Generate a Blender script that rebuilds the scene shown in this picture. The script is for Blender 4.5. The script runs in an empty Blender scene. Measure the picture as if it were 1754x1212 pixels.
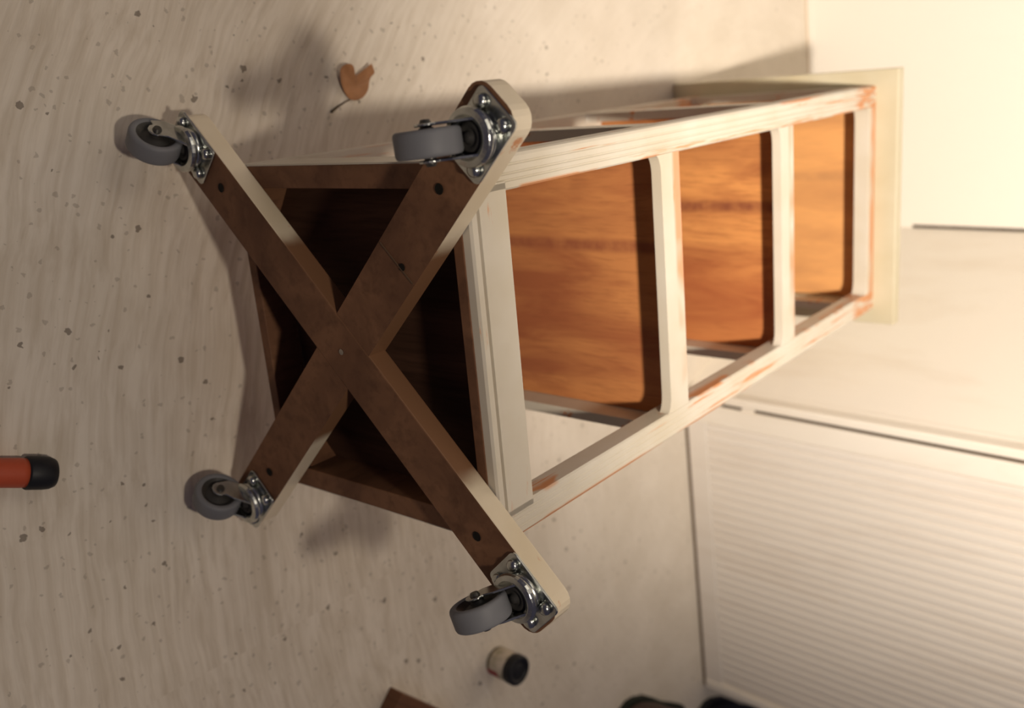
import bpy, bmesh, math, random
from mathutils import Vector, Matrix
random.seed(7)
S = bpy.context.scene
PI = math.pi

# ---------------------------------------------------------------- camera
cam_d = bpy.data.cameras.new('camera')
cam = bpy.data.objects.new('camera', cam_d)
S.collection.objects.link(cam)
S.camera = cam
RW = Matrix(((0.68061305, -0.08802447, 0.72733594),
             (0.26050173, 0.95695702, -0.12795358),
             (-0.68476618, 0.27655915, 0.67424796)))
cam.matrix_world = Matrix.Translation((-0.45707942, 0.20406043, 0.84589606)) @ RW.transposed().to_4x4()
cam_d.sensor_width = 36
cam_d.lens = 1651.9 / 1754 * 36
cam_d.clip_start = 0.02
cam_d.dof.use_dof = True
cam_d.dof.focus_distance = 0.74
cam_d.dof.aperture_fstop = 4.4

# ---------------------------------------------------------------- light
w = bpy.data.worlds.new('room_light'); S.world = w; w.use_nodes = True
bg = w.node_tree.nodes['Background']
bg.inputs[0].default_value = (0.74, 0.66, 0.95, 1)
bg.inputs[1].default_value = 0.068

def lamp(name, typ, loc, energy, col, size, target=None, **kw):
    d = bpy.data.lights.new(name, typ); d.energy = energy; d.color = col
    if typ == 'AREA': d.size = size
    else: d.shadow_soft_size = size
    for k, v in kw.items(): setattr(d, k, v)
    o = bpy.data.objects.new(name, d); S.collection.objects.link(o); o.location = loc
    if target:
        o.rotation_euler = (Vector(target) - Vector(loc)).to_track_quat('-Z', 'Y').to_euler()
    return o
LP = (-0.315, 0.050, 1.285)
lamp('work_lamp', 'SPOT', LP, 136, (1.0, 0.89, 0.765), 0.035, (LP[0] + math.cos(math.radians(32)), LP[1] + 0.06, LP[2] - math.sin(math.radians(32))),
     spot_size=math.radians(80), spot_blend=1.0)
lamp('work_lamp_spill', 'POINT', LP, 16, (1.0, 0.87, 0.72), 0.035)
lamp('ceiling_light', 'AREA', (0.35, 1.15, 1.75), 3.6, (1.0, 0.88, 0.72), 0.8, (0.2, 0.1, 0.0))

vs = S.view_settings
vs.view_transform = 'Standard'; vs.look = 'None'; vs.gamma = 1; vs.use_curve_mapping = False
vs.exposure = 0.0

# ---------------------------------------------------------------- materials
class NT:
    def __init__(s, name, rough=0.6, spec=0.3, metal=0.0):
        s.m = bpy.data.materials.new(name); s.m.use_nodes = True
        s.t = s.m.node_tree; s.b = s.t.nodes['Principled BSDF']
        s.b.inputs['Roughness'].default_value = rough
        s.b.inputs['Specular IOR Level'].default_value = spec
        s.b.inputs['Metallic'].default_value = metal
        s.co = s.t.nodes.new('ShaderNodeTexCoord').outputs['Object']
    def link(s, a, b): s.t.links.new(a, b)
    def n(s, typ, **kw):
        x = s.t.nodes.new(typ)
        for k, v in kw.items(): setattr(x, k, v)
        return x
    def mapped(s, scale, loc=(0, 0, 0), rot=(0, 0, 0), src=None):
        x = s.n('ShaderNodeMapping'); x.inputs['Scale'].default_value = scale
        x.inputs['Location'].default_value = loc; x.inputs['Rotation'].default_value = rot
        s.link(src or s.co, x.inputs['Vector']); return x.outputs[0]
    def noise(s, vec, scale=1, detail=3, rough=0.5, dist=0):
        x = s.n('ShaderNodeTexNoise'); x.inputs['Scale'].default_value = scale
        x.inputs['Detail'].default_value = detail; x.inputs['Roughness'].default_value = rough
        x.inputs['Distortion'].default_value = dist
        s.link(vec, x.inputs['Vector']); return x.outputs['Fac']
    def ramp(s, fac, stops, interp='LINEAR'):
        x = s.n('ShaderNodeValToRGB'); x.color_ramp.interpolation = interp
        e = x.color_ramp.elements
        while len(e) < len(stops): e.new(0.5)
        for el, (p, c) in zip(e, stops):
            el.position = p
            el.color = (c, c, c, 1) if isinstance(c, (int, float)) else (*c, 1)
        s.link(fac, x.inputs[0]); return x.outputs[0]
    def mix(s, fac, a, b, typ='MIX'):
        x = s.n('ShaderNodeMix', data_type='RGBA', blend_type=typ)
        if isinstance(fac, (int, float)): x.inputs['Factor'].default_value = fac
        else: s.link(fac, x.inputs['Factor'])
        for v, k in ((a, 6), (b, 7)):
            if isinstance(v, tuple): x.inputs[k].default_value = (*v, 1)
            else: s.link(v, x.inputs[k])
        return x.outputs[2]
    def math(s, op, a, b=None, clamp=False):
        x = s.n('ShaderNodeMath', operation=op, use_clamp=clamp)
        for i, v in enumerate((a, b)):
            if v is None: continue
            if isinstance(v, (int, float)): x.inputs[i].default_value = v
            else: s.link(v, x.inputs[i])
        return x.outputs[0]
    def xyz(s, src=None):
        x = s.n('ShaderNodeSeparateXYZ'); s.link(src or s.co, x.inputs[0]); return x.outputs
    def color(s, c):
        if isinstance(c, tuple): s.b.inputs['Base Color'].default_value = (*c, 1)
        else: s.link(c, s.b.inputs['Base Color'])
        return s
    def bump(s, h, strength=0.2, dist=0.001):
        x = s.n('ShaderNodeBump'); x.inputs['Strength'].default_value = strength
        x.inputs['Distance'].default_value = dist
        s.link(h, x.inputs['Height']); s.link(x.outputs[0], s.b.inputs['Normal'])

def step(nt, v, a, b):           # smooth 0..1 between a and b
    x = nt.n('ShaderNodeMapRange', interpolation_type='SMOOTHSTEP')
    x.inputs['From Min'].default_value = a; x.inputs['From Max'].default_value = b
    nt.link(v, x.inputs['Value']); return x.outputs[0]

ORANGE = (0.60, 0.27, 0.12)
def paint(name, base=(0.64, 0.585, 0.49), chips=0.62, scale=(5, 60, 60), rough=0.42):
    nt = NT(name, rough, 0.4)
    n1 = nt.noise(nt.mapped(scale), 1, 5, 0.62)
    n2 = nt.noise(nt.mapped((14, 14, 14)), 1, 3, 0.5)
    tone = nt.mix(nt.ramp(n2, [(0.35, 0.0), (0.7, 1.0)]), base, tuple(x * y for x, y in zip(base, (0.90, 0.87, 0.80))))
    chip = nt.ramp(n1, [(chips, 0.0), (chips + 0.05, 1.0)])
    nt.color(nt.mix(chip, tone, ORANGE))
    nt.bump(n1, 0.12, 0.0008)
    return nt
cream_paint = paint('cream_paint').m
post_paint_nt = paint('post_paint', chips=0.60, scale=(4, 90, 90))
# worn outer arris of the posts: bare orange wood shows along parts of the edge
nt = post_paint_nt
X, Y, Z = nt.xyz()
edge = step(nt, nt.math('ABSOLUTE', Y), 0.1445, 0.1475)
frontz = step(nt, Z, 0.262, 0.270)
en = nt.ramp(nt.noise(nt.mapped((7, 20, 20), (3, 1, 0)), 1, 3, 0.6), [(0.50, 0.0), (0.56, 1.0)])
side = step(nt, nt.math('MULTIPLY', Y, -1.0), 0.0, 0.01)
m1 = nt.math('MULTIPLY', nt.math('MULTIPLY', edge, en), side)
inner = nt.math('MULTIPLY', step(nt, nt.math('MULTIPLY', nt.math('ABSOLUTE', Y), -1.0), -0.1265, -0.1240), nt.ramp(nt.noise(nt.mapped((9, 20, 20), (8, 1, 0)), 1, 3, 0.6), [(0.53, 0.0), (0.58, 1.0)]))
endm = nt.math('MULTIPLY', step(nt, X, 0.715, 0.745), nt.ramp(nt.noise(nt.mapped((30, 160, 60)), 1, 4, 0.6), [(0.40, 0.0), (0.55, 1.0)]))
old = nt.b.inputs['Base Color'].links[0].from_socket
allm = nt.math('MAXIMUM', nt.math('MAXIMUM', m1, nt.math('MULTIPLY', inner, frontz)), endm)
nt.color(nt.mix(allm, old, ORANGE))
post_paint = nt.m
# rails: worn strip along the edge nearest the top
nt = paint('rail_paint', chips=0.63, scale=(50, 7, 60))
old = nt.b.inputs['Base Color'].links[0].from_socket
X, Y, Z = nt.xyz()
fr = nt.math('FRACT', nt.math('MULTIPLY', nt.math('ADD', X, -0.045), 4.0))
band = nt.math('MULTIPLY', nt.math('MULTIPLY', step(nt, fr, 0.93, 0.955), step(nt, X, 0.1, 0.2)), nt.ramp(nt.noise(nt.mapped((10, 5, 10), (1, 0, 2)), 1, 3, 0.6), [(0.40, 0.0), (0.50, 1.0)]))
top = step(nt, X, 0.7900, 0.7920)
nt.color(nt.mix(nt.math('MAXIMUM', nt.math('MULTIPLY', band, 0.85), top), old, ORANGE))
rail_paint = nt.m

def wood(name, light, dark, scale=(3, 26, 3), fine=(20, 300, 20), rough=0.45, contrast=(0.35, 0.68), spec=0.3):
    nt = NT(name, rough, spec)
    a = nt.noise(nt.mapped(scale), 1, 4, 0.55, 0.8)
    b = nt.noise(nt.mapped(fine), 1, 3, 0.6, 0.2)
    c = nt.mix(nt.ramp(a, [(contrast[0], 0.0), (contrast[1], 1.0)]), light, dark)
    c = nt.mix(nt.ramp(b, [(0.50, 0.0), (0.75, 0.45)]), c, tuple(v * 0.55 for v in dark))
    nt.color(c); nt.bump(b, 0.15, 0.0005)
    return nt
# shelf undersides: grain runs across the stand (z), bands vary along y
nt = wood('orange_shelf_wood', (0.62, 0.27, 0.085), (0.30, 0.095, 0.035), scale=(5, 22, 5), fine=(30, 330, 30), contrast=(0.38, 0.66))
old = nt.b.inputs['Base Color'].links[0].from_socket
rings = nt.n('ShaderNodeTexWave', wave_type='RINGS', rings_direction='Z')
rings.inputs['Scale'].default_value = 26; rings.inputs['Distortion'].default_value = 5; rings.inputs['Detail'].default_value = 2
nt.link(nt.mapped((1, 1, 0.35), (0, -0.13, -0.05)), rings.inputs['Vector'])
X, Y, Z = nt.xyz()
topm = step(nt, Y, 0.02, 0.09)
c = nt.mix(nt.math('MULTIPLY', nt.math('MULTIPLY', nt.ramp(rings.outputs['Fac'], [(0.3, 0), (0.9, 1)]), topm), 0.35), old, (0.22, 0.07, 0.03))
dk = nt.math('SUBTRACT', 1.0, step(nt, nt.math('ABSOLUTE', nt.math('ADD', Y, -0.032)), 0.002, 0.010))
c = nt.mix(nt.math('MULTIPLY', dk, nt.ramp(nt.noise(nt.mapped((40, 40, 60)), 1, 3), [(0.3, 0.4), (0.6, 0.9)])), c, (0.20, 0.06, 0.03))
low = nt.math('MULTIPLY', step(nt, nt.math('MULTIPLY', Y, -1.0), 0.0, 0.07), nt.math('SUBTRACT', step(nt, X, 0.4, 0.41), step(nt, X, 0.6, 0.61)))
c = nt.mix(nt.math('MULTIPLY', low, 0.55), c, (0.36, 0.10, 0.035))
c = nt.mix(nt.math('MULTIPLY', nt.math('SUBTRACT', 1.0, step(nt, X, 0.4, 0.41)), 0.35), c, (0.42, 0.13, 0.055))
c = nt.mix(nt.math('MULTIPLY', step(nt, X, 0.7, 0.71), 0.5), c, (0.80, 0.44, 0.17))  # top shelf lighter: stronger light on its underside put into the colour
nt.color(c)
shelf_wood = nt.m
brown_wood_nt = wood('brown_underside_wood', (0.235, 0.115, 0.060), (0.12, 0.055, 0.030), scale=(8, 14, 14), fine=(30, 90, 90), rough=0.6, spec=0.2)
brown_wood = brown_wood_nt.m
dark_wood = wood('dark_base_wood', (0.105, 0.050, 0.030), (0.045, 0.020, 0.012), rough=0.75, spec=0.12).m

def brace_side(name, tone):
    nt = paint(name, base=tone, chips=0.64, scale=(30, 25, 25))
    old = nt.b.inputs['Base Color'].links[0].from_socket
    X, Y, Z = nt.xyz()
    nz = nt.noise(nt.mapped((20, 20, 20)), 1, 3)
    r = nt.math('ADD', nt.math('ABSOLUTE', Y), nt.math('MULTIPLY', nz, 0.02))
    nt.color(nt.mix(step(nt, r, 0.093, 0.108), (0.22, 0.11, 0.055), old))
    return nt.m
brace_paint = brace_side('brace_edge_paint', (0.76, 0.66, 0.50))

# floor: trowelled pale screed, arcs of fine streaks, dark specks
nt = NT('speckled_floor', 0.75, 0.15)
X, Y, Z = nt.xyz()
dx = nt.math('ADD', X, -1.03); dy = nt.math('ADD', Y, 0.35)
r = nt.math('SQRT', nt.math('ADD', nt.math('MULTIPLY', dx, dx), nt.math('MULTIPLY', dy, dy)))
th = nt.math('ARCTAN2', dy, dx)
cb = nt.n('ShaderNodeCombineXYZ')
nt.link(nt.math('MULTIPLY', r, 130.0), cb.inputs[0]); nt.link(nt.math('MULTIPLY', th, 9.0), cb.inputs[1])
cb2 = nt.n('ShaderNodeVectorMath', operation='ADD'); 
dist = nt.n('ShaderNodeTexNoise'); dist.inputs['Scale'].default_value = 7; nt.link(nt.co, dist.inputs['Vector'])
sc = nt.n('ShaderNodeVectorMath', operation='SCALE'); sc.inputs['Scale'].default_value = 3.5; nt.link(dist.outputs['Color'], sc.inputs[0])
nt.link(cb.outputs[0], cb2.inputs[0]); nt.link(sc.outputs[0], cb2.inputs[1])
streak = nt.noise(cb2.outputs[0], 1, 4, 0.6)
cloud = nt.noise(nt.mapped((9, 9, 9)), 1, 4, 0.6)
base = nt.mix(nt.ramp(cloud, [(0.3, 0.0), (0.7, 1.0)]), (0.76, 0.69, 0.59), (0.66, 0.59, 0.49))
fade = nt.math('SUBTRACT', 1.0, nt.math('MULTIPLY', step(nt, X, 0.05, 0.6), 0.8))
base = nt.mix(nt.math('MULTIPLY', nt.ramp(streak, [(0.40, 0.0), (0.72, 0.6)]), fade), base, (0.48, 0.40, 0.30))
vo = nt.n('ShaderNodeTexVoronoi'); vo.inputs['Scale'].default_value = 52
wv = nt.n('ShaderNodeVectorMath', operation='ADD'); wn = nt.n('ShaderNodeTexNoise'); wn.inputs['Scale'].default_value = 160
nt.link(nt.co, wn.inputs['Vector'])
ws = nt.n('ShaderNodeVectorMath', operation='SCALE'); ws.inputs['Scale'].default_value = 0.008; nt.link(wn.outputs['Color'], ws.inputs[0])
nt.link(nt.co, wv.inputs[0]); nt.link(ws.outputs[0], wv.inputs[1])
nt.link(wv.outputs[0], vo.inputs['Vector'])
cell = nt.xyz(vo.outputs['Color'])[0]
rad = nt.math('MULTIPLY', step(nt, cell, 0.45, 1.0), 0.17)
spk = nt.math('MULTIPLY', nt.math('LESS_THAN', vo.outputs['Distance'], rad), 0.68)
vo2 = nt.n('ShaderNodeTexVoronoi'); vo2.inputs['Scale'].default_value = 130
nt.link(wv.outputs[0], vo2.inputs['Vector'])
rad2 = nt.math('MULTIPLY', step(nt, nt.xyz(vo2.outputs['Color'])[0], 0.6, 1.0), 0.3)
spk2 = nt.math('MULTIPLY', nt.math('LESS_THAN', vo2.outputs['Distance'], rad2), 0.30)
near = nt.math('SUBTRACT', 1.0, nt.math('MULTIPLY', step(nt, X, 0.25, 0.9), 0.75))   # cleaner towards the wall
spm = nt.math('MULTIPLY', nt.math('MAXIMUM', spk, spk2), near)
nt.color(nt.mix(spm, base, (0.10, 0.075, 0.055)))
nt.bump(nt.math('MULTIPLY', streak, fade), 0.40, 0.0022)
floor_m = nt.m

def wallmat(name, base, dirt=(0.70, 0.60, 0.47), amt=0.5, sc=(6, 6, 1.2)):
    nt = NT(name, 0.5, 0.3)
    n = nt.noise(nt.mapped(sc), 1, 5, 0.6, 0.5)
    nt.color(nt.mix(nt.ramp(n, [(0.5, 0.0), (0.75, amt)]), base, dirt))
    return nt.m
wall_m = wallmat('white_wall_paint', (0.86, 0.81, 0.73), amt=0.15)
side_m = wallmat('panel_white_paint', (0.86, 0.80, 0.70), amt=0.5, sc=(10, 10, 3))
bead_m = wallmat('beadboard_paint', (0.80, 0.74, 0.66), dirt=(0.60, 0.50, 0.40), amt=0.35, sc=(14, 14, 3))
crack_m = NT('dark_crack', 0.9, 0.05).color((0.10, 0.075, 0.055)).m
grime_m = NT('floor_joint_grime', 0.9, 0.05).color((0.16, 0.11, 0.07)).m

zinc_nt = NT('zinc_plated_steel', 0.24, 0.5, 1.0)
zinc_nt.color(zinc_nt.ramp(zinc_nt.noise(zinc_nt.mapped((90, 90, 90)), 1, 3), [(0.3, (0.42, 0.43, 0.41)), (0.7, (0.62, 0.64, 0.61))]))
zinc = zinc_nt.m
def simple(name, col, rough=0.5, spec=0.3, metal=0.0, var=0.8, sc=60):
    nt = NT(name, rough, spec, metal)
    nt.color(nt.mix(nt.noise(nt.mapped((sc, sc, sc)), 1, 3), col, tuple(c * var for c in col)))
    return nt.m
dull_steel = simple('dull_dark_steel', (0.10, 0.095, 0.085), 0.4, 0.4, 0.8)
rubber = simple('grey_rubber_tread', (0.19, 0.193, 0.205), 0.55, 0.35)
hub_m = simple('dark_plastic_hub', (0.045, 0.042, 0.038), 0.45, 0.3)
black_m = simple('matt_black_plastic', (0.012, 0.012, 0.015), 0.5, 0.3)
orange_m = simple('orange_red_plastic', (0.50, 0.085, 0.035), 0.45, 0.35)
leaf_m = simple('dry_leaf', (0.44, 0.21, 0.095), 0.55, 0.3, var=0.45, sc=70)
stem_m = simple('dark_stem', (0.10, 0.07, 0.04), 0.7)
label_nt = NT('paper_label', 0.6, 0.25)
lx, ly, lz = label_nt.xyz()
ang = label_nt.math('ARCTAN2', ly, lx)
redm = label_nt.math('MULTIPLY', label_nt.math('SUBTRACT', 1.0, step(label_nt, label_nt.math('ABSOLUTE', label_nt.math('ADD', ang, 2.70)), 0.36, 0.44)),
                     label_nt.math('SUBTRACT', 1.0, step(label_nt, lz, 0.019, 0.022)))
band_m = label_nt.math('SUBTRACT', 1.0, step(label_nt, lz, 0.003, 0.006))
lc = label_nt.mix(label_nt.ramp(label_nt.noise(label_nt.mapped((90, 90, 90)), 1, 2), [(0.45, 0), (0.65, 1)]), (0.56, 0.49, 0.40), (0.38, 0.34, 0.24))
lc = label_nt.mix(band_m, lc, (0.11, 0.09, 0.05))
label_nt.color(label_nt.mix(redm, lc, (0.30, 0.025, 0.035)))
label_m = label_nt.m
brown_block_m = wood('block_brown_wood', (0.17, 0.075, 0.035), (0.08, 0.035, 0.02), rough=0.6).m
leather_m = simple('dark_brown_leather', (0.060, 0.032, 0.022), 0.45, 0.35, var=0.5, sc=40)
sole_m = simple('dark_green_black_sole', (0.020, 0.024, 0.018), 0.6, 0.2)

# ---------------------------------------------------------------- mesh helpers
def link(name, bm, mat, parent=None, smooth=False, bevel=0.0, seg=2, angle=30):
    bmesh.ops.recalc_face_normals(bm, faces=bm.faces)
    me = bpy.data.meshes.new(name); bm.to_mesh(me); bm.free()
    mats = mat if isinstance(mat, (list, tuple)) else [mat]
    for m in mats: me.materials.append(m)
    o = bpy.data.objects.new(name, me); S.collection.objects.link(o)
    if parent: o.parent = parent
    if bevel:
        b = o.modifiers.new('bevel', 'BEVEL'); b.width = bevel; b.segments = seg
        b.limit_method = 'ANGLE'; b.angle_limit = math.radians(angle)
        b.harden_normals = False
    if smooth:
        for p in me.polygons: p.use_smooth = True
    return o
def add_box(bm, lo, hi, mi=0):
    vs_ = [bm.verts.new((x, y, z)) for x in (lo[0], hi[0]) for y in (lo[1], hi[1]) for z in (lo[2], hi[2])]
    for f in ((0, 1, 3, 2), (4, 6, 7, 5), (0, 4, 5, 1), (2, 3, 7, 6), (0, 2, 6, 4), (1, 5, 7, 3)):
        q = bm.faces.new([vs_[i] for i in f]); q.material_index = mi
def box(lo, hi):
    bm = bmesh.new(); add_box(bm, lo, hi); return bm
def prism(pts, to3, d0, d1, bm=None, mi=0):
    """pts 2D outline; to3(u, v, d) -> xyz; extruded from d0 to d1"""
    bm = bm or bmesh.new()
    a = [bm.verts.new(to3(u, v, d0)) for u, v in pts]
    b = [bm.verts.new(to3(u, v, d1)) for u, v in pts]
    n = len(pts)
    f1 = bm.faces.new(a); f2 = bm.faces.new(list(reversed(b)))
    f1.material_index = f2.material_index = mi
    for i in range(n):
        q = bm.faces.new((a[i], b[i], b[(i + 1) % n], a[(i + 1) % n])); q.material_index = mi
    return bm
def add_cyl(bm, c, axis, r, h, seg=24, r2=None, mi=0):
    """cylinder starting at c going h along axis"""
    axis = Vector(axis).normalized(); r2 = r if r2 is None else r2
    q = axis.to_track_quat('Z', 'Y').to_matrix()
    c = Vector(c); A = []; B = []
    for i in range(seg):
        t = 2 * PI * i / seg; d = q @ Vector((math.cos(t), math.sin(t), 0))
        A.append(bm.verts.new(c + d * r)); B.append(bm.verts.new(c + axis * h + d * r2))
    for f in (bm.faces.new(A), bm.faces.new(list(reversed(B)))): f.material_index = mi
    for i in range(seg):
        f = bm.faces.new((A[i], B[i], B[(i + 1) % seg], A[(i + 1) % seg])); f.material_index = mi
def lathe(bm, prof, seg=32, mat=None, mi=0):
    """prof: list of (r, z); mat: Matrix"""
    mat = mat or Matrix.Identity(4); rings_ = []
    for r_, z_ in prof:
        if r_ < 1e-6: rings_.append([bm.verts.new(mat @ Vector((0, 0, z_)))])
        else: rings_.append([bm.verts.new(mat @ Vector((r_ * math.cos(2 * PI * i / seg), r_ * math.sin(2 * PI * i / seg), z_))) for i in range(seg)])
    for a, b in zip(rings_, rings_[1:]):
        for i in range(seg):
            j = (i + 1) % seg
            if len(a) == 1 and len(b) == 1: continue
            if len(a) == 1: f = bm.faces.new((a[0], b[i], b[j]))
            elif len(b) == 1: f = bm.faces.new((a[i], b[0], a[j]))
            else: f = bm.faces.new((a[i], b[i], b[j], a[j]))
            f.material_index = mi
def thing(name, label, cat, loc=(0, 0, 0), rot=(0, 0, 0)):
    o = bpy.data.objects.new(name, None); S.collection.objects.link(o)
    o.empty_display_size = 0.05
    o.location = loc; o.rotation_euler = rot; o['label'] = label; o['category'] = cat
    return o
def struct(o, label, cat):
    o['kind'] = 'structure'; o['label'] = label; o['category'] = cat; return o

# ---------------------------------------------------------------- the room
floor = struct(link('floor', box((-2.2, -2.2, -0.05), (1.32, 1.6, 0.0)), floor_m),
               'pale speckled floor with faint trowelled arcs, under the lying stand', 'floor')

def vwall(name, a, b, z1, thick, mat, z0=0.0):
    """vertical slab from a to b (2D), its thickness going to the side away from the camera"""
    a = Vector(a); b = Vector(b); d = (b - a).normalized(); nrm = Vector((-d.y, d.x))
    if nrm.x < 0: nrm = -nrm
    pts = [a, b, b + nrm * thick, a + nrm * thick]
    return link(name, prism([(p.x, p.y) for p in pts], lambda u, v, d_: (u, v, d_), z0, z1), mat)
P_OUT = (0.788, -0.318)      # outer corner (foot of the vertical arris)
P_IN = (1.247, -0.115)       # inner corner
P_END = (0.816, -0.878)      # far end of the beadboard front
far_dir = (1.215 - 1.247, 0.285 + 0.113)
P_FAR = (P_IN[0] + far_dir[0] * 4.2, P_IN[1] + far_dir[1] * 4.2)
struct(vwall('wall_far', P_IN, P_FAR, 1.9, 0.08, wall_m), 'smooth bright white wall behind the top end of the stand', 'wall')
# slanting smooth side face
side = struct(vwall('wall_side', (0.801, -0.3120), P_IN, 1.9, 0.05, side_m), 'smooth white panel wall between the two vertical joints', 'wall')
# thin seams & floor joints, built as recessed dark strips / raised beads
def strip(name, a, b, z0, z1, wdt, mat, parent, out=0.0015, off=0.0):
    a = Vector(a); b = Vector(b); d = (b - a).normalized(); nrm = Vector((-d.y, d.x))
    if nrm.x > 0: nrm = -nrm
    c = [a + nrm * out, b + nrm * out, b - nrm * 0.002, a - nrm * 0.002]
    return link(name, prism([(p.x, p.y) for p in c], lambda u, v, d_: (u, v, d_), z0, z1), mat, parent)
far = bpy.data.objects['wall_far']
fd = Vector(far_dir).normalized()
def along(p, d, t): return (p[0] + d[0] * t, p[1] + d[1] * t)
link_c = strip('corner_crack', along(P_IN, fd, 0.000), along(P_IN, fd, 0.005), 0.185, 1.9, 0, crack_m, far)
link_c['label'] = 'dark open crack in the corner'
# grime line along the floor joint of the far wall
strip('floor_joint', along(P_IN, fd, 0.0), along(P_IN, fd, 1.6), 0.0, 0.0035, 0, wallmat('joint_dust', (0.70, 0.58, 0.44)), far, out=0.003)
strip('skirting_bead', along(P_IN, fd, 0.0), along(P_IN, fd, 1.6), 0.0035, 0.012, 0, wall_m, far, out=0.002)

# beadboard front: backing, frame trims and every bead plank on its own
bd = (Vector(P_END) - Vector(P_OUT)); BL = bd.length; bd.normalize()
bn = Vector((bd.y, -bd.x))
if bn.x > 0: bn = -bn                 # faces the room (-x)
def B(t, n, z): p = Vector(P_OUT) + bd * t + bn * n; return (p.x, p.y, z)
def bbox(t0, t1, n0, n1, z0, z1):
    bm = bmesh.new()
    prism([(t0, n0), (t1, n0), (t1, n1), (t0, n1)], lambda u, v, d: B(u, v, d), z0, z1, bm); return bm
bead = struct(link('wall_near', bbox(0.002, BL, -0.045, -0.004, 0.004, 1.9), bead_m),
              'white beadboard front with fine vertical ribs, lower right', 'wall')
link('corner_stile', bbox(0.008, 0.040, -0.004, 0.003, 0.014, 1.9), side_m, bead, bevel=0.0015)
link('corner_bead', bbox(-0.012, 0.002, -0.02, 0.004, 0.004, 1.9), side_m, bead, bevel=0.003, seg=3)
link('corner_gap', bbox(0.002, 0.008, -0.004, -0.0025, 0.128, 1.9), crack_m, bead)
link('corner_gap', bbox(0.002, 0.008, -0.004, -0.0025, 0.07, 0.108), crack_m, bead)
link('corner_filler', bbox(0.0022, 0.0078, -0.004, 0.002, 0.108, 0.128), side_m, bead)
link('bottom_rail', bbox(0.008, BL - 0.002, -0.004, 0.002, 0.006, 0.040), bead_m, bead, bevel=0.0012)
link('end_stile', bbox(BL - 0.016, BL, -0.004, 0.004, 0.006, 1.9), side_m, bead, bevel=0.002)
link('floor_gap', bbox(0.0, BL, -0.02, -0.006, 0.0, 0.0055), grime_m, bead)
jl = strip('joint_grime', B(0.05, 0.0, 0)[:2], B(BL, 0.0, 0)[:2], 0.0, 0.0045, 0, grime_m, bead, out=0.0008)
t = 0.0405; pitch = 0.0165; k = 0; me0 = None
while t + pitch < BL - 0.016:
    prof = [(0.0, -0.0035), (0.0012, -0.0030), (0.0026, 0.0), (0.006, 0.0007), (pitch - 0.004, 0.0006), (pitch - 0.0012, 0.0), (pitch - 0.0003, -0.0032)]
    bm = prism([(t + u, n) for u, n in prof] + [(t + pitch - 0.0003, -0.004), (t, -0.004)], lambda u, v, d: B(u, v, d), 0.0405, 1.9)
    link('bead_plank', bm, bead_m, bead)
    t += pitch; k += 1
# gentle vertical butt joint seen on the boards
link('board_joint', bbox(0.2985, 0.3000, -0.001, 0.0012, 0.06, 0.26), wallmat('joint_tan', (0.62, 0.54, 0.45)), bead)
# side wall trim next to the arris
sd = (Vector(P_IN) - Vector(P_OUT)).normalized(); sn = Vector((sd.y, -sd.x))
if sn.x > 0: sn = -sn
def SB(t_, n, z): p = Vector(P_OUT) + sd * t_ + sn * n; return (p.x, p.y, z)
link('edge_trim', prism([(0.006, -0.004), (0.032, -0.004), (0.032, 0.003), (0.006, 0.003)], lambda u, v, d: SB(u, v, d), 0.002, 1.9), side_m, side, bevel=0.001)

# ---------------------------------------------------------------- the stand
AL = math.radians(3.5); H0 = 0.07364
W, D, L, HW = 0.30, 0.277, 0.797, 0.15
PW, PT, RT = 0.027, 0.022, 0.011
stand = thing('shelf_stand', 'cream painted wooden shelf stand lying on its side, crossed caster base towards camera',
              'shelf stand', (0, 0, H0), (0, AL, 0))

# corner posts, reeded on the front face
def post_profile():
    # in local (a along y from outer edge inward 0..PW, b depth from face inward 0..PT)
    p = [(0.0, 0.0035), (0.0012, 0.0012), (0.0035, 0.0)]
    for c in (0.0085, 0.0150, 0.0200):
        p += [(c - 0.0011, 0.0), (c, 0.0013), (c + 0.0011, 0.0)]
    p += [(PW - 0.0015, 0.0), (PW, 0.0015), (PW, PT), (0.0, PT)]
    return p
for sy in (1, -1):
    for front in (True, False):
        bm = prism(post_profile(), (lambda a, b, d: (d, sy * (HW - a), D - b)) if front else (lambda a, b, d: (d, sy * (HW - a), b)), 0.0, L)
        link('corner_post', bm, post_paint, stand, bevel=0.0006, seg=2, angle=50)

# skirt boards round the base
def skirt_front(z0, z1, zf, outz):
    bm = bmesh.new()
    sgn = 1 if outz > 0 else -1
    prof = [(0.0, 0), (0.0, RT - 0.002), (0.0015, RT), (0.0070, RT), (0.0078, RT - 0.004), (0.0095, RT - 0.004), (0.0103, RT), (0.0412, RT), (0.0412, 0)]
    return prism(prof, lambda x, b, d: (x, d, zf + sgn * b), -HW + 0.020, HW - 0.020)
link('base_rail', skirt_front(0, 0, D - RT, 1), rail_paint, stand)
link('base_rail', skirt_front(0, 0, RT, -1), rail_paint, stand)
bm = prism([(0.001, -HW + PW - 0.001), (0.0412, -HW + PW - 0.001), (0.0412, -HW + PW + 0.001), (0.034, -HW + PW + 0.0005), (0.001, -HW + PW + 0.0005)], lambda x, y, d: (x, y, d), D - RT - 0.001, D); bm.free()
for sy in (1, -1):
    lo, hi = sorted((sy * HW, sy * (HW - RT)))
    link('base_side_rail', box((0.0005, lo, PT - 0.001), (0.0412, hi, D - PT + 0.001)), cream_paint, stand)
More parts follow.
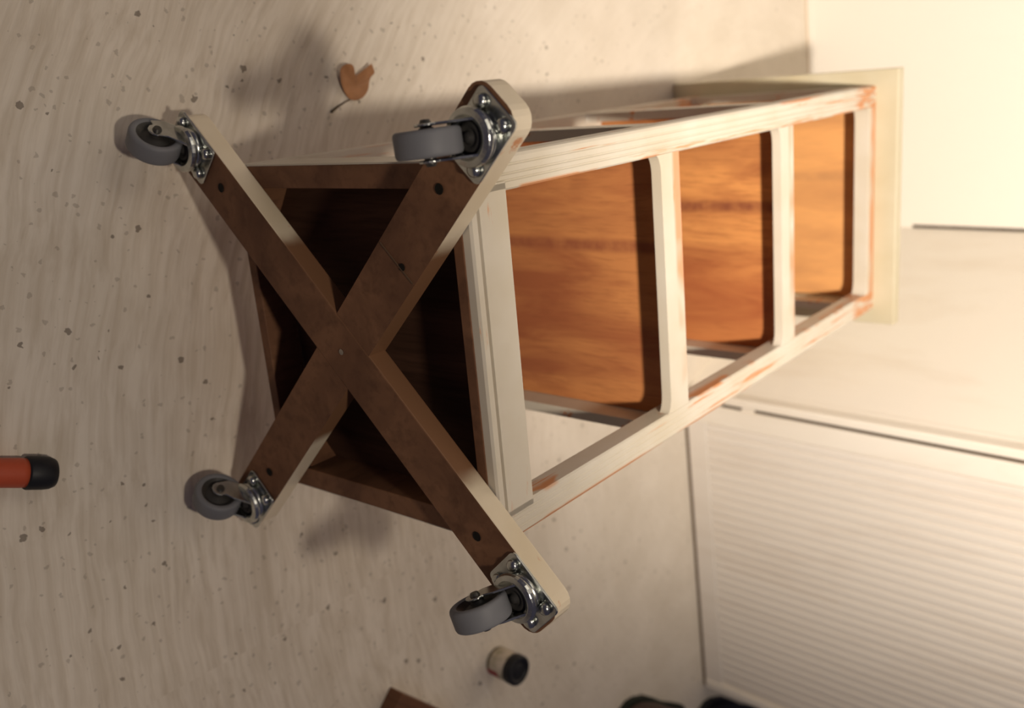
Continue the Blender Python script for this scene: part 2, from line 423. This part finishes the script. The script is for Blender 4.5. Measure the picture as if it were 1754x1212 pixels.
# unpainted brown lining frame inside the base (its bottom edge shows brown)
def ring_piece(lo, hi, nm, m=brown_wood): link(nm, box(lo, hi), m, stand, bevel=0.0008)
ring_piece((-0.0010, HW - 0.020, 0.001), (0.034, HW - 0.0015, D - 0.0095), 'lining_board')
ring_piece((-0.0010, -HW + 0.0015, 0.001), (0.034, -HW + 0.020, D - 0.0095), 'lining_board')
ring_piece((-0.0008, -HW + 0.020, D - 0.0190), (0.034, HW - 0.020, D - 0.0090), 'lining_board')
ring_piece((-0.0008, -HW + 0.020, 0.001), (0.034, HW - 0.020, 0.012), 'lining_board')
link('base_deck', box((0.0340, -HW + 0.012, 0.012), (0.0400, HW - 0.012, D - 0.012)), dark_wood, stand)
# glue blocks in the base corners
link('glue_block', prism([(HW - 0.020, 0.012), (HW - 0.020, 0.030), (HW - 0.046, 0.012)], lambda y, z, d: (d, y, z), 0.004, 0.034), brown_wood, stand)
link('glue_block', prism([(-HW + 0.020, 0.012), (-HW + 0.020, 0.040), (-HW + 0.050, 0.012)], lambda y, z, d: (d, y, z), 0.004, 0.034), brown_wood, stand)

# shelf rails with coved ends, on all four sides
RX = [(0.260, 0.2925), (0.511, 0.543), (0.7735, 0.7965)]
def cove_profile(x0, x1, span, c=0.017):
    pts = [(x1, -span), (x1, span)]
    arc = []
    for i in range(7):                       # widened end: cove from the post to the rail edge
        a = PI / 2 * i / 6
        arc.append((x0 - c + c * math.sin(a), span - c + c * math.cos(a)))
    # outline along lower edge, from +span to -span
    up = [(x0 - 0.008 + 0.008 * math.sin(a), span - c + c * math.cos(a)) for a in [PI / 2 * i / 6 for i in range(7)]]
    dn = [(x, -y) for x, y in reversed(up)]
    return pts + up + dn
for (x0, x1) in RX:
    sp = HW - PW + 0.0005
    link('front_rail', prism(cove_profile(x0, x1, sp), lambda x, y, d: (x, y, d), D - (RT if x0 < 0.7 else 0.019), D - 0.0004), rail_paint, stand, bevel=0.0012, angle=60)
    link('back_rail', prism(cove_profile(x0, x1, sp), lambda x, y, d: (x, y, d), 0.0004, RT), rail_paint, stand, bevel=0.0012, angle=60)
    zc = D / 2; sz = D / 2 - PT + 0.0005
    for sy in (1, -1):
        a, b = sorted((sy * (HW - 0.0004), sy * (HW - RT)))
        link('side_rail', prism(cove_profile(x0, x1, sz), lambda x, y, d: (x, d, zc + y), a, b), cream_paint, stand, bevel=0.0012, angle=60)
# shelves: orange wood boards resting in the rails, rounded corners
def rrect(hy, z0, z1, r, n=5):
    out = []
    for cy, cz, a0 in ((hy - r, z1 - r, 0), (-hy + r, z1 - r, PI / 2), (-hy + r, z0 + r, PI), (hy - r, z0 + r, 3 * PI / 2)):
        for i in range(n + 1):
            a = a0 + PI / 2 * i / n
            out.append((cy + r * math.cos(a), cz + r * math.sin(a)))
    return out
for xs in (0.2870, 0.5375):
    link('shelf_panel', prism(rrect(HW - RT - 0.0005, RT + 0.0005, D - RT - 0.0005, 0.010), lambda y, z, d: (d, y, z), xs, xs + 0.0055), shelf_wood, stand)
link('shelf_panel', prism(rrect(HW - 0.0135, 0.021, D - 0.021, 0.010), lambda y, z, d: (d, y, z), L + 0.0110, L + 0.0140), shelf_wood, stand)
# top board
nt = paint('top_board_paint', base=(0.58, 0.525, 0.38), chips=0.72, scale=(20, 12, 12))
bm = bmesh.new()
oz0, oz1, oy_ = -0.0248, D + 0.0284, HW + 0.0197
iz0, iz1, iy_ = 0.020, D - 0.020, HW - 0.0125
def vring(x, z0, z1, y): return [bm.verts.new((x, yy, zz)) for yy, zz in ((-y, z0), (y, z0), (y, z1), (-y, z1))]
r0, r1, r2, r3 = vring(L, oz0, oz1, oy_), vring(L + 0.020, oz0, oz1, oy_), vring(L, iz0, iz1, iy_), vring(L + 0.0145, iz0, iz1, iy_)
for i in range(4):
    j = (i + 1) % 4
    bm.faces.new((r0[i], r0[j], r1[j], r1[i])); bm.faces.new((r0[i], r0[j], r2[j], r2[i])); bm.faces.new((r2[i], r2[j], r3[j], r3[i]))
bm.faces.new(r1); bm.faces.new(r3)
link('top_board', bm, nt.m, stand, bevel=0.0012)

# crossed braces, halved together
BR, BW2, BT = 0.272, 0.0228, 0.020
def brace_outline(hp, hn):
    r_ = 0.014; out = []
    for cx_, cy_, a0 in ((hp - r_, BW2 - r_, 0), (-hn + r_, BW2 - r_, PI / 2), (-hn + r_, -BW2 + r_, PI), (hp - r_, -BW2 + r_, 3 * PI / 2)):
        for i in range(6):
            a = a0 + PI / 2 * i / 5
            out.append((cx_ + r_ * math.cos(a), cy_ + r_ * math.sin(a)))
    return out
CY, CZ = 0.0, D / 2
def brace(dirv, x0, x1, halved, hp, hn):
    dv = Vector(dirv).normalized(); pv = Vector((-dv.y, dv.x))
    def to(u, v, d): p = dv * u + pv * v; return (d, CY + p.x, CZ + p.y)
    bm = bmesh.new()
    if not halved:
        prism(brace_outline(hp, hn), to, x0, x1, bm)
    else:
        # two halves and a thinner waist that passes under the other brace
        for s in (1, -1):
            o = brace_outline(hp, hp) if s > 0 else brace_outline(hn, hn); pos = [(u, v) for u, v in o if u > 0]
            pos = sorted(pos, key=lambda q: math.atan2(q[1], q[0] - 0.1))
            poly = [(BW2, -BW2)] + pos + [(BW2, BW2)]
            prism([(u * s, v) for u, v in poly], to, x0, x1, bm)
        prism([(-BW2, -BW2 + 0.0002), (BW2, -BW2 + 0.0002), (BW2, BW2 - 0.0002), (-BW2, BW2 - 0.0002)], to, (x0 + x1) / 2, x1, bm)
    bmesh.ops.recalc_face_normals(bm, faces=bm.faces)
    for f in bm.faces:
        f.material_index = 0 if abs(f.normal.x) > 0.7 else 1
    return bm
link('cross_brace', brace((1, -1), -BT, -0.0010, False, 0.262, BR), [brown_wood, brace_paint], stand, bevel=0.0012, angle=50)
link('cross_brace', brace((1, 1), -BT + 0.0003, -0.0012, True, BR, 0.262), [brown_wood, brace_paint], stand)
# screws, one hidden deep in each brace, and the centre screw
hole_m = simple('dark_screw_hole', (0.010, 0.008, 0.006), 0.7, 0.2)
for sy, sz in ((1, 1), (1, -1), (-1, 1), (-1, -1)):
    y, z = sy * 0.133, CZ + sz * 0.131
    bm = bmesh.new()
    lathe(bm, [(0.0, 0.0), (0.0034, 0.0), (0.0041, 0.0006), (0.0036, 0.0009), (0.0024, 0.0004), (0.0, 0.0004)], 16,
          Matrix.Translation((-BT, y, z)) @ Matrix.Rotation(-PI / 2, 4, 'Y'))
    link('screw_plug', bm, hole_m, stand)
bm = bmesh.new(); add_cyl(bm, (-BT, 0, CZ), (-1, 0, 0), 0.0026, 0.0008, 14)
link('centre_screw', bm, zinc, stand)
# scarf joint line and knot hole on the upper brace
bm = bmesh.new(); add_cyl(bm, (-BT, 0.0750, CZ + 0.0835), (-1, 0, 0), 0.0030, 0.0005, 12)
link('knot_hole', bm, hole_m, stand)
bm = bmesh.new()
add_box(bm, (-BT - 0.0006, -0.021, -0.0004), (-BT + 0.002, 0.021, 0.0004))
bmesh.ops.transform(bm, matrix=Matrix.Translation((0, 0.078, CZ + 0.078)) @ Matrix.Rotation(-PI / 4, 4, 'X'), verts=bm.verts)
link('scarf_joint', bm, simple('joint_line', (0.14, 0.085, 0.05), 0.7), stand)

# ---------------------------------------------------------------- casters
def make_caster(sy, sz, trail, trl=0.0190):
    """trail: direction (y, z) in which the wheel trails; local frame X = out of the base (-x of the stand)"""
    pc = Vector((-BT, sy * 0.168, CZ + (0.174 if sz > 0 else -0.163)))
    dv = Vector((0, sy, sz)).normalized(); out = Vector((-1, 0, 0)); pv = out.cross(dv)
    M = Matrix((dv, pv, out)).transposed()      # columns: along arm, across, outward
    def T(a, b, c): return pc + M @ Vector((a, b, c))
    # plate with rounded corners
    bm = bmesh.new(); ou = []
    hx, hy, r_ = 0.0280, 0.0195, 0.005
    for cx_, cy_, a0 in ((hx - r_, hy - r_, 0), (-hx + r_, hy - r_, PI / 2), (-hx + r_, -hy + r_, PI), (hx - r_, -hy + r_, 3 * PI / 2)):
        for i in range(5):
            a = a0 + PI / 2 * i / 4; ou.append((cx_ + r_ * math.cos(a), cy_ + r_ * math.sin(a)))
    prism(ou, lambda u, v, d: T(u, v, d), 0.0001, 0.0024, bm)
    base = link('caster', bm, zinc, stand, bevel=0.0005)
    TM = Matrix.Translation(pc) @ M.to_4x4()
    bm = bmesh.new()
    lathe(bm, [(0.0, 0.002), (0.0168, 0.002), (0.0178, 0.0045), (0.0178, 0.0065), (0.0150, 0.0090), (0.0, 0.0090)], 36, TM)
    link('raceway', bm, zinc, base, smooth=True)
    for a in (-0.0195, 0.0195):
        for b in (-0.0115, 0.0115):
            bm = bmesh.new()
            lathe(bm, [(0.0, 0.0), (0.0048, 0.0), (0.0052, 0.0018), (0.0044, 0.0040), (0.0025, 0.0050), (0.0, 0.0052)], 16, TM @ Matrix.Translation((a, b, 0.0024)))
            link('bolt', bm, zinc, base, smooth=True)
    # swivel frame: t = trail direction, s = axle direction, o = outward
    tr = Vector((0, *trail)).normalized(); ax = out.cross(tr)
    SM = Matrix.Translation(pc) @ Matrix((tr, ax, out)).transposed().to_4x4()
    def Q(a, b, c): return SM @ Vector((a, b, c))
    WR, WW, TRL, WH = 0.0225, 0.0180, trl, 0.0305
    # fork: crown ring plus two cheeks
    bm = bmesh.new()
    lathe(bm, [(0.0105, 0.0088), (0.0190, 0.0088), (0.0202, 0.0108), (0.0192, 0.0140), (0.0150, 0.0152), (0.0118, 0.0135), (0.0105, 0.0088)], 36, SM)
    for s in (1, -1):
        y0 = s * (WW / 2 + 0.0016); y1 = s * (WW / 2 + 0.0036)
        ch = [(-0.0130, 0.0095), (0.0150, 0.0095), (0.0235, 0.0180), (0.0262, 0.0290)]
        for i in range(7):
            a = -0.1 + (PI + 0.2) * i / 6
            ch.append((TRL + 0.0078 * math.cos(a), WH + 0.0078 * math.sin(a)))
        ch += [(0.0040, 0.0260), (-0.0060, 0.0170), (-0.0125, 0.0125)]
        prism(ch, lambda u, v, d: Q(u, d, v), y0, y1, bm)
    link('fork', bm, zinc, base, bevel=0.0006)
    # kingpin rivet inside the crown
    bm = bmesh.new()
    lathe(bm, [(0.0, 0.0148), (0.0030, 0.0146), (0.0040, 0.0118), (0.0062, 0.0115), (0.0075, 0.0128), (0.0092, 0.0125), (0.0105, 0.0110), (0.0110, 0.0090)], 30, SM)
    link('kingpin', bm, hub_m, base, smooth=True)
    # wheel
    WM = SM @ Matrix.Translation((TRL, 0, WH)) @ Matrix.Rotation(PI / 2, 4, 'X')
    bm = bmesh.new(); h = WW / 2
    lathe(bm, [(0.0165, -h + 0.001), (0.0180, -h), (WR - 0.0022, -h), (WR - 0.0006, -h + 0.0010), (WR, -h + 0.003), (WR, h - 0.003), (WR - 0.0006, h - 0.0010), (WR - 0.0022, h), (0.0180, h), (0.0165, h - 0.001)], 44, WM)
    wh = link('wheel', bm, rubber, base)
    bv = wh.modifiers.new('b', 'BEVEL'); bv.width = 0.0004; bv.limit_method = 'ANGLE'
    for p in wh.data.polygons: p.use_smooth = True
    bm = bmesh.new()
    lathe(bm, [(0.0, -h - 0.0006), (0.0050, -h - 0.0006), (0.0056, -h + 0.0020), (0.0120, -h + 0.0045), (0.0168, -h + 0.0012), (0.0168, h - 0.0012), (0.0120, h - 0.0045), (0.0056, h - 0.0020), (0.0050, h + 0.0006), (0.0, h + 0.0006)], 32, WM)
    link('hub', bm, hub_m, base, smooth=False)
    bm = bmesh.new()
    lathe(bm, [(0.0, -h - 0.0060), (0.0030, -h - 0.0060), (0.0040, -h - 0.0040), (0.0040, h + 0.0040), (0.0030, h + 0.0060), (0.0, h + 0.0060)], 16, WM)
    link('axle', bm, dull_steel, base)
    return base
make_caster(1, 1, (-0.06, -1.0))
make_caster(-1, 1, (-0.36, -1.0))
make_caster(1, -1, (0.62, -0.72), 0.0130)
make_caster(-1, -1, (0.55, -0.72))

# ---------------------------------------------------------------- small things on the floor
# orange handle with a black cap
a = Vector((-0.183, -0.0885)); b = Vector((-0.227, -0.072)); d = (b - a).normalized()
hd = thing('screwdriver_handle', 'orange-red tool handle with black end cap at the left edge of the floor', 'tool', (a.x, a.y, 0.0145), (0, 0, math.atan2(d.y, d.x)))
def xlathe(prof, seg=32):
    bm = bmesh.new(); lathe(bm, prof, seg, Matrix.Rotation(PI / 2, 4, 'Y')); return bm
link('end_cap', xlathe([(0, 0), (0.0085, 0.0003), (0.0120, 0.0018), (0.0138, 0.0060), (0.0143, 0.011), (0.0143, 0.024), (0.0134, 0.0255), (0.0, 0.0255)]), black_m, hd, smooth=True)
link('grip', xlathe([(0.0, 0.0250), (0.0124, 0.0250), (0.0126, 0.030), (0.0122, 0.060), (0.0120, 0.110), (0.0100, 0.118), (0.0, 0.118)]), orange_m, hd, smooth=True)
link('shaft', xlathe([(0.0, 0.117), (0.0035, 0.117), (0.0035, 0.19), (0.0, 0.192)]), zinc, hd, smooth=True)

# small jar lying on its side
JR = 0.0205
jar = thing('small_jar', 'small beige jar with red patch and black lid, standing on the floor near a caster', 'jar', (0.317, -0.554, 0.0))
bm = bmesh.new(); lathe(bm, [(0.0, 0.001), (0.0165, 0.001), (0.0170, 0.0), (0.0185, 0.0), (0.0195, 0.0015), (0.0195, 0.029), (0.0180, 0.031), (0.0, 0.031)], 40)
link('body', bm, label_m, jar)
bm = bmesh.new(); lathe(bm, [(0.0, 0.0305), (JR - 0.0008, 0.0305), (JR, 0.0315), (JR, 0.0420), (JR - 0.0012, 0.0435), (0.0155, 0.0438), (0.0140, 0.0412), (0.0090, 0.0408), (0.0075, 0.0418), (0.0, 0.0418)], 40)
link('lid', bm, black_m, jar)
for o in jar.children:
    for p in o.data.polygons: p.use_smooth = True
    m_ = o.modifiers.new('b', 'BEVEL'); m_.width = 0.0004; m_.limit_method = 'ANGLE'

# curled dry leaf with stem
leaf = thing('dry_leaf', 'small curled orange-brown dry leaf with dark stem on the floor above the base', 'leaf', (0.194, 0.2, 0.0))
def leaf_world(uv, z): return (uv[0] - 0.182, uv[1] - 0.200, z)
outl = [(0.1640, 0.2280, 0.013), (0.1720, 0.2310, 0.016), (0.1820, 0.2300, 0.014), (0.1860, 0.2235, 0.008), (0.1865, 0.2190, 0.006), (0.1900, 0.2185, 0.007),
        (0.1950, 0.2230, 0.010), (0.2020, 0.2260, 0.013), (0.2060, 0.2305, 0.014), (0.2085, 0.2245, 0.013), (0.2125, 0.2190, 0.010),
        (0.2060, 0.2160, 0.010), (0.2030, 0.2100, 0.008), (0.2040, 0.2030, 0.006), (0.1990, 0.1965, 0.004), (0.1900, 0.1925, 0.003), (0.1810, 0.1930, 0.002),
        (0.1735, 0.1985, 0.004), (0.1680, 0.2070, 0.008), (0.1635, 0.2170, 0.011)]
hole = Vector((0.1795, 0.2140, 0.005))
bm = bmesh.new()
cen = Vector((0.1890, 0.2070, 0.0035))
rings_ = []
for f_ in (1.0, 0.72, 0.42):
    rings_.append([bm.verts.new(leaf_world((cen.x + (x - cen.x) * f_, cen.y + (y - cen.y) * f_), 0.0015 + (cen.z + (z - cen.z) * f_ ** 1.6) * 0.9 + 0.0008 * math.sin(9 * i))) for i, (x, y, z) in enumerate(outl)])
c = bm.verts.new(leaf_world((cen.x, cen.y), 0.003))
n = len(outl)
for a_, b_ in zip(rings_, rings_[1:]):
    for i in range(n): bm.faces.new((a_[i], a_[(i + 1) % n], b_[(i + 1) % n], b_[i]))
for i in range(n): bm.faces.new((rings_[-1][i], rings_[-1][(i + 1) % n], c))
lb = link('blade', bm, leaf_m, leaf, smooth=True)
so = lb.modifiers.new('s', 'SOLIDIFY'); so.thickness = 0.0009; so.offset = 0
su = lb.modifiers.new('ss', 'SUBSURF'); su.levels = 1; su.render_levels = 2
bm = bmesh.new()
pts = [Vector(leaf_world((0.184, 0.1955), 0.003)), Vector(leaf_world((0.174, 0.1925), 0.0018)), Vector(leaf_world((0.164, 0.1885), 0.0014)), Vector(leaf_world((0.155, 0.1840), 0.0016))]
for p0, p1, r0, r1 in zip(pts, pts[1:], (0.0006, 0.0007, 0.0011), (0.0007, 0.0011, 0.0015)):
    add_cyl(bm, p0, p1 - p0, r0, (p1 - p0).length, 8, r1)
link('stem', bm, stem_m, leaf)

# brown wooden block cut by the lower edge
blk = box((0, -0.07, 0), (0.12, 0, 0.024))
bo = link('wooden_block', blk, brown_block_m, None, bevel=0.0015)
bo.location = (0.139, -0.493, 0.0); bo.rotation_euler = (0, 0, math.radians(-46))
bo['label'] = 'dark brown wooden block at the bottom edge left of the jar'; bo['category'] = 'wood block'

# two shoes at the lower edge
def shoe(name, label, loc, rz, upper_m, sole_mat, length=0.27, sc=1.0):
    t_ = thing(name, label, 'shoe', loc, (0, 0, rz)); t_.scale = (sc, sc, sc)
    # sections along x (toe at 0): (x, half width, height)
    secs = [(0.0, 0.012, 0.030), (0.012, 0.030, 0.044), (0.035, 0.040, 0.052), (0.075, 0.046, 0.060), (0.12, 0.042, 0.074), (0.16, 0.036, 0.092), (0.21, 0.035, 0.100), (0.25, 0.033, 0.102), (length, 0.020, 0.095)]
    bm = bmesh.new(); prev = None
    for x, hw, hh in secs:
        ring = []
        for i in range(13):
            a_ = PI * i / 12
            ring.append(bm.verts.new((x, hw * math.cos(a_), 0.014 + (hh - 0.014) * max(0.0, math.sin(a_)) ** 0.75)))
        if prev:
            for i in range(12): bm.faces.new((prev[i], prev[i + 1], ring[i + 1], ring[i]))
            bm.faces.new((prev[0], ring[0], ring[-1], prev[-1]))
        else: bm.faces.new(ring)
        prev = ring
    bm.faces.new(list(reversed(prev)))
    u = link('upper', bm, upper_m, t_, smooth=True)
    s_ = u.modifiers.new('s', 'SUBSURF'); s_.levels = 1; s_.render_levels = 2
    out = [(x, hw + 0.004) for x, hw, _ in secs] + [(x, -hw - 0.004) for x, hw, _ in reversed(secs)]
    out[0] = (-0.006, 0.012); out[-1] = (-0.006, -0.012)
    link('sole', prism(out, lambda u_, v_, d_: (u_, v_, d_), 0.0, 0.016), sole_mat, t_, bevel=0.003, seg=3)
    for k_ in range(3):
        bm = bmesh.new(); x = 0.10 + k_ * 0.022
        hh = 0.066 + k_ * 0.012
        add_cyl(bm, (x, -0.022, hh), (0, 1, 0), 0.0022, 0.044, 8)
        link('lace', bm, black_m, t_)
    return t_
shoe('shoe', 'dark brown leather shoe with its toe at the bottom edge, beside the floor joint', (0.566, -0.793, 0.0), math.radians(-33), leather_m, sole_m, sc=0.74)
shoe('shoe', 'black shoe at the bottom edge under the end of the beadboard wall', (0.785, -0.930, 0.0), math.radians(-34), black_m, black_m, sc=0.9)
